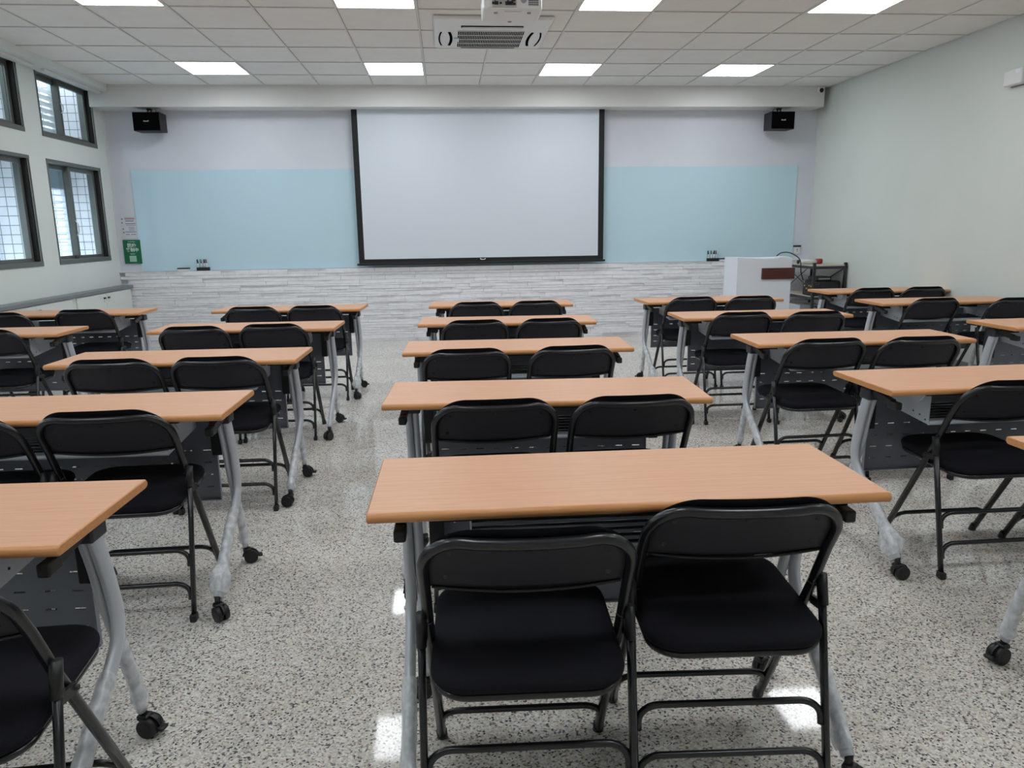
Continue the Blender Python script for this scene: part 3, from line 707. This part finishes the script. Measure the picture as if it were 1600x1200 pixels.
for n, (x, y, a) in TABLES.items():
    ti += 1
    if n == 'D1': lab = 'beech training table mostly cut off at the right edge, nearest the camera'
    elif n == 'B1': lab = 'beech training table cut off at the lower left corner of the view'
    else: lab = 'beech folding training table in the %s, %s' % (COLN[n[0]], ROWN[int(n[1])])
    t = thing('training_table', lab, 'table', (x, y, 0), R(a), group='training tables in rows')
    inst('tabletop', TM['top'], t)
    for k, sd in enumerate('lr'):
        lg = inst('leg', TM['near' + sd], t); inst('caster', TM['nc%d%s' % ((ti + k) % 3, sd)], lg)
        cv = CLUMP.get(n, (ti * 2 + k) % 3 if (ti + k) % 2 else 0)
        if cv is not None: inst('plastic_wrap', TM['nw%d%s' % (cv, sd)], lg)
        lg = inst('leg', TM['far' + sd], t); inst('caster', TM['fc%d%s' % ((ti + k + 1) % 3, sd)], lg); inst('plastic_wrap', TM['fw' + sd], lg)
        inst('leg_cap', TM['cap' + sd], t); inst('tilt_lever', TM['lever' + sd], t)
        b = inst('shelf_bracket', TM['plate' + sd], t); inst('tilt_disc', TM['disc' + sd], b)
        inst('panel_bracket', TM['pb' + sd], t)
    inst('under_beam', TM['beam'], t); inst('modesty_panel', TM['panel'], t)
    inst('shelf_rail', TM['rail'], t)
    for yy in (-.022, .012, .046, .080, .114, .148): inst('shelf_rod', TM['rod'], t, (0, yy - .042, .582 + yy * .08))

# ------------------------------------------------------------------ folding chairs
CM = {}
HW, TR = .2095, .0122
def ytube(z):                                            # back tube, side view
    P = [(0, .42), (.5, .13), (.62, .068), (.72, .006), (.80, -.036)]
    for (z0, y0), (z1, y1) in zip(P, P[1:]):
        if z <= z1: return y0 + (y1 - y0) * (z - z0) / (z1 - z0)
    return P[-1][1]
ZT, RC = .746, .082
def bulge(x): return -.020 * (1 - min(1, abs(x) / HW) ** 2)
def topz(x): return ZT - .006 * (1 - min(1, abs(x) / HW) ** 2)
up = [(HW, ytube(z), z) for z in (.5, .53, .56, .59, .62, .64)]
arc = []
for k in range(9):
    th = R(90 * k / 8); xx = HW - RC + RC * math.cos(th); zz = ZT - RC + RC * math.sin(th)
    arc.append((xx, ytube(zz) + bulge(xx) * .8 * (k / 8), zz - .003 * (k / 8)))
mid = [(xx, ytube(ZT) + bulge(xx), topz(xx)) for xx in (.10, .05, 0)]
half = up + arc + mid
full = half + [(-x, y, z) for x, y, z in half[::-1][1:]]
CM['frame'] = MB().tube(full, TR, 12, ref=(0, 1, 0)).mesh('back_frame', black_metal)
for sd, sx in (('l', -1), ('r', 1)):
    CM['fl' + sd] = MB().tube([(sx * HW, .42 - .0087, .015), (sx * HW, .275, .25), (sx * HW, .13, .5), (sx * HW, .1255, .5085)], TR, 12, ref=(1, 0, 0)).mesh('leg', black_metal)
    CM['ff' + sd] = MB().cyl((sx * HW, .4207, 0), (sx * HW, .408, .028), .0145, 14).mesh('foot_cap', black_pl)
    CM['rl' + sd] = MB().tube([(sx * .2235, .0033, .015), (sx * .2235, .055, .25), (sx * .2235, .112, .515)], (.0085, .0135), 12, ref=(1, 0, 0)).mesh('leg', black_metal)
    q = MB(); q.rbox(sx * .2235 - .0115, sx * .2235 + .0115, -.016, .018, 0, .028, .005); CM['rf' + sd] = q.mesh('foot_cap', black_pl)
    q = MB(); q.tube([(sx * .2235, .097, .46), (sx * .2235, .1155, .53)], (.0115, .0165), 12, ref=(1, 0, 0))
    q.bar((sx * .2265, .098, .452), (sx * .2265, .165, .44), .008, .022); q.cyl((sx * .218, .103, .47), (sx * .235, .103, .47), .007, 10); q.cyl((sx * .198, .16, .441), (sx * .236, .16, .441), .006, 10)
    CM['hb' + sd] = q.mesh('hinge_bracket', black_pl)
def stretcher(hx, yf, ztop, drop, r):
    rc = .05; P = [(-hx, ztop - drop)]
    for k in range(7):
        th = R(180 - 90 * k / 6); P.append((-hx + rc + rc * math.cos(th), ztop - rc * .75 + rc * .75 * math.sin(th)))
    P += [(-x, z) for x, z in P[::-1]]
    return MB().tube([(x, yf(z), z) for x, z in P], r, 10, ref=(0, 1, 0))
CM['sf'] = stretcher(.203, lambda z: .42 - .58 * z, .128, .045, .0085).mesh('stretcher', black_metal)
CM['su'] = stretcher(.214, lambda z: .2175 * z + .002, .242, .055, .0085).mesh('stretcher', black_metal)
CM['sl'] = stretcher(.214, lambda z: .2175 * z + .002, .128, .055, .0085).mesh('stretcher', black_metal)
# seat pan and cushion
o0 = rrect(-.2, .2, -.004, .402, .075, 8)
def shrink(d, z0):
    cx, cy = 0, .199; fx, fy = 1 - d / .2, 1 - d / .205
    return [(cx + (x - cx) * fx, cy + (y - cy) * fy, z0 + .011 + (y - cy) * .035) for x, y in o0]
CM['pan'] = MB().loops([shrink(.03, .388), shrink(.004, .388), shrink(0, .394), shrink(0, .402), shrink(.006, .404)]).mesh('seat_pan', black_metal)
prof = [(.006, .403), (-.001, .408), (-.004, .416), (-.004, .424), (0, .432), (.008, .4375), (.022, .4415), (.05, .445), (.09, .4475), (.14, .449), (.185, .4495)]
CM['seat'] = MB().loops([shrink(d, z) for d, z in prof]).mesh('seat', fabric)
# backrest plate and pad follow the frame
def backshell(off_f, off_b, wx, zt_add, zb, dip, round_, nx=18, nz=10):
    q = MB(); F = []; B = []; nz = 16
    for j in range(nz + 1):
        t = 1 - (1 - j / nz) ** 2.2; f, b = [], []
        for i in range(nx + 1):
            s = -1 + 2 * i / nx
            ztop = ZT + zt_add; rr = RC + zt_add
            zlo = zb - dip * (1 - s * s)
            z = zlo + (ztop - zlo) * t
            dz = z - (ztop - rr); wv = wx
            if dz > 0: wv = wx - rr + math.sqrt(max(rr * rr - dz * dz, 0)) if dz < rr else wx - rr
            x = s * wv
            e = (1 - abs(s) ** 7) * (1 - abs(2 * t - 1) ** 7) if round_ else 1.
            yy = ytube(z) + bulge(x) * (.3 + .7 * t)
            f.append((x, yy + off_b + (off_f - off_b) * (e if round_ else 1), z)); b.append((x, yy + off_b, z))
        F.append(f); B.append(b)
    n = nx + 1
    vs = [p for r_ in F for p in r_] + [p for r_ in B for p in r_]; off = n * (nz + 1); fs = []
    for j in range(nz):
        for i in range(nx):
            a = j * n + i; fs += [(a, a + 1, a + n + 1, a + n), (off + a, off + a + n, off + a + n + 1, off + a + 1)]
    for i in range(nx): fs += [(i, off + i, off + i + 1, i + 1), (nz * n + i, nz * n + i + 1, off + nz * n + i + 1, off + nz * n + i)]
    for j in range(nz): fs += [(j * n, (j + 1) * n, off + (j + 1) * n, off + j * n), (j * n + nx, off + j * n + nx, off + (j + 1) * n + nx, (j + 1) * n + nx)]
    return q.add(vs, fs, 0, True)
CM['plate'] = backshell(.012, .004, .205, -.004, .612, .016, False).mesh('backrest', plate_m)
CM['pad'] = backshell(.036, .0125, .212, .026, .606, .014, True).mesh('back_pad', fabric)
CM['lip'] = MB().tube([(x, ytube(.612) + bulge(x) * .3 + .004, .611 - .016 * (1 - (x / .205) ** 2)) for x in [-.195 + .39 * k / 16 for k in range(17)]], .004, 8, ref=(0, 1, 0)).mesh('lower_edge', black_pl)
CM['screw'] = MB().cyl((0, .0035, 0), (0, -.002, .0005), .0055, 10).mesh('screw', black_metal)
SCREWS = []
for x, z in ((-.155, .71), (.155, .71), (-.165, .64), (.165, .64), (0, .715)):
    SCREWS.append((x, ytube(z) + bulge(x) * (.3 + .7 * (z - .6) / .14) + .0035, z))

CHAIRS = {
'C1L': (.146, 1.306, -2.4), 'C1R': (.617, 1.405, -3.3), 'C2L': (.154, 2.404, .5), 'C2R': (.640, 2.425, 0), 'C3L': (.071, 3.508, .6), 'C3R': (.610, 3.512, 2.4),
'C4L': (.182, 4.670, 1.3), 'C4R': (.652, 4.667, 2.2), 'C5L': (.237, 5.880, .7), 'C5R': (.711, 5.870, 1.4),
'B3L': (-1.561, 3.550, .8), 'B3R': (-1.085, 3.572, -.5), 'B4L': (-1.585, 4.760, 1.1), 'B4R': (-1.112, 4.752, -.4), 'B5L': (-1.510, 5.930, -.2), 'B5R': (-1.050, 5.935, -.4),
'A5L': (-3.376, 5.968, 0), 'A5R': (-2.825, 5.985, 1), 'A4R': (-2.860, 4.795, 0),
'D5L': (2.010, 5.900, .6), 'D5R': (2.523, 5.900, 0), 'D4L': (1.972, 4.760, 0), 'D4R': (2.472, 4.752, -.2), 'D3L': (1.899, 3.513, 1), 'D3R': (2.398, 3.494, -2.4),
'D2L': (2.066, 2.432, 0), 'D2R': (2.552, 2.44, 0), 'E5L': (3.845, 6.405, .1), 'E5R': (4.350, 6.405, -.7), 'E4L': (3.745, 5.360, 1.5), 'E4R': (4.335, 5.375, .2),
'B2R': (-1.144, 2.458, 1.4), 'B2L': (-1.612, 2.42, 0), 'B1R': (-.985, 1.205, 2.5)}
# seats stay clear of the table edge, of the table legs and of each other
PLACED = {}
for n, (x, y, a) in CHAIRS.items():
    m = n[:2] + ('R' if n[2] == 'L' else 'L')
    if m in CHAIRS:
        gap = abs(CHAIRS[m][0] - x)
        if gap < .478: x += (gap - .478) / 2 * (1 if n[2] == 'L' else -1)
    tx, ty, ta = TABLES[n[:2]]; y += .02
    if n not in ('D2R', 'E4R', 'B1R', 'A5L'): x = tx + max(-.274, min(.274, x - tx))
    back = .36 if n in ('D2R', 'E4R', 'A5L') else .25 + (.045 if abs(x - tx) > .215 and n[:2] not in ('C1', 'B2', 'D2') else 0)
    ymax = ty + (x - tx) * math.tan(R(ta)) - back
    if y > ymax:
        if abs(x - tx) < .2: x *= ymax / y
        y = ymax
    PLACED[n] = (x, y)
first = None
for n, (x, y, a) in CHAIRS.items():
    x, y = PLACED[n]
    side = 'left' if n[2] == 'L' else 'right'
    if n == 'C1L': lab = 'black padded folding chair nearest the camera, left of the front pair'
    elif n == 'C1R': lab = 'black padded folding chair nearest the camera, right of the front pair'
    elif n == 'B1R': lab = 'black folding chair cut off by the lower left edge of the view'
    elif n == 'A4R': lab = 'black folding chair at the left edge, far-left column, table fourth from the camera'
    else: lab = 'black folding chair, %s seat, %s, table %s' % (side, COLS[n[0]], ROWN[int(n[1])])
    if first is None:
        t = thing('folding_chair', lab, 'chair', (x, y, 0), R(a), 'black folding chairs')
        inst('back_frame', CM['frame'], t)
        for sd in 'lr':
            g = inst('leg', CM['fl' + sd], t); inst('foot_cap', CM['ff' + sd], g)
            g = inst('leg', CM['rl' + sd], t); inst('foot_cap', CM['rf' + sd], g)
            inst('hinge_bracket', CM['hb' + sd], t)
        for k in ('sf', 'su', 'sl'): inst('stretcher', CM[k], t)
        inst('seat_pan', CM['pan'], t); inst('seat', CM['seat'], t)
        g = inst('backrest', CM['plate'], t); inst('lower_edge', CM['lip'], g); [inst('screw', CM['screw'], g, l_) for l_ in SCREWS]
        inst('back_pad', CM['pad'], t)
        first = t
    else:
        t = copy_tree(first); t.location = (x, y, 0); t.rotation_euler = (0, 0, R(a)); t['label'] = lab
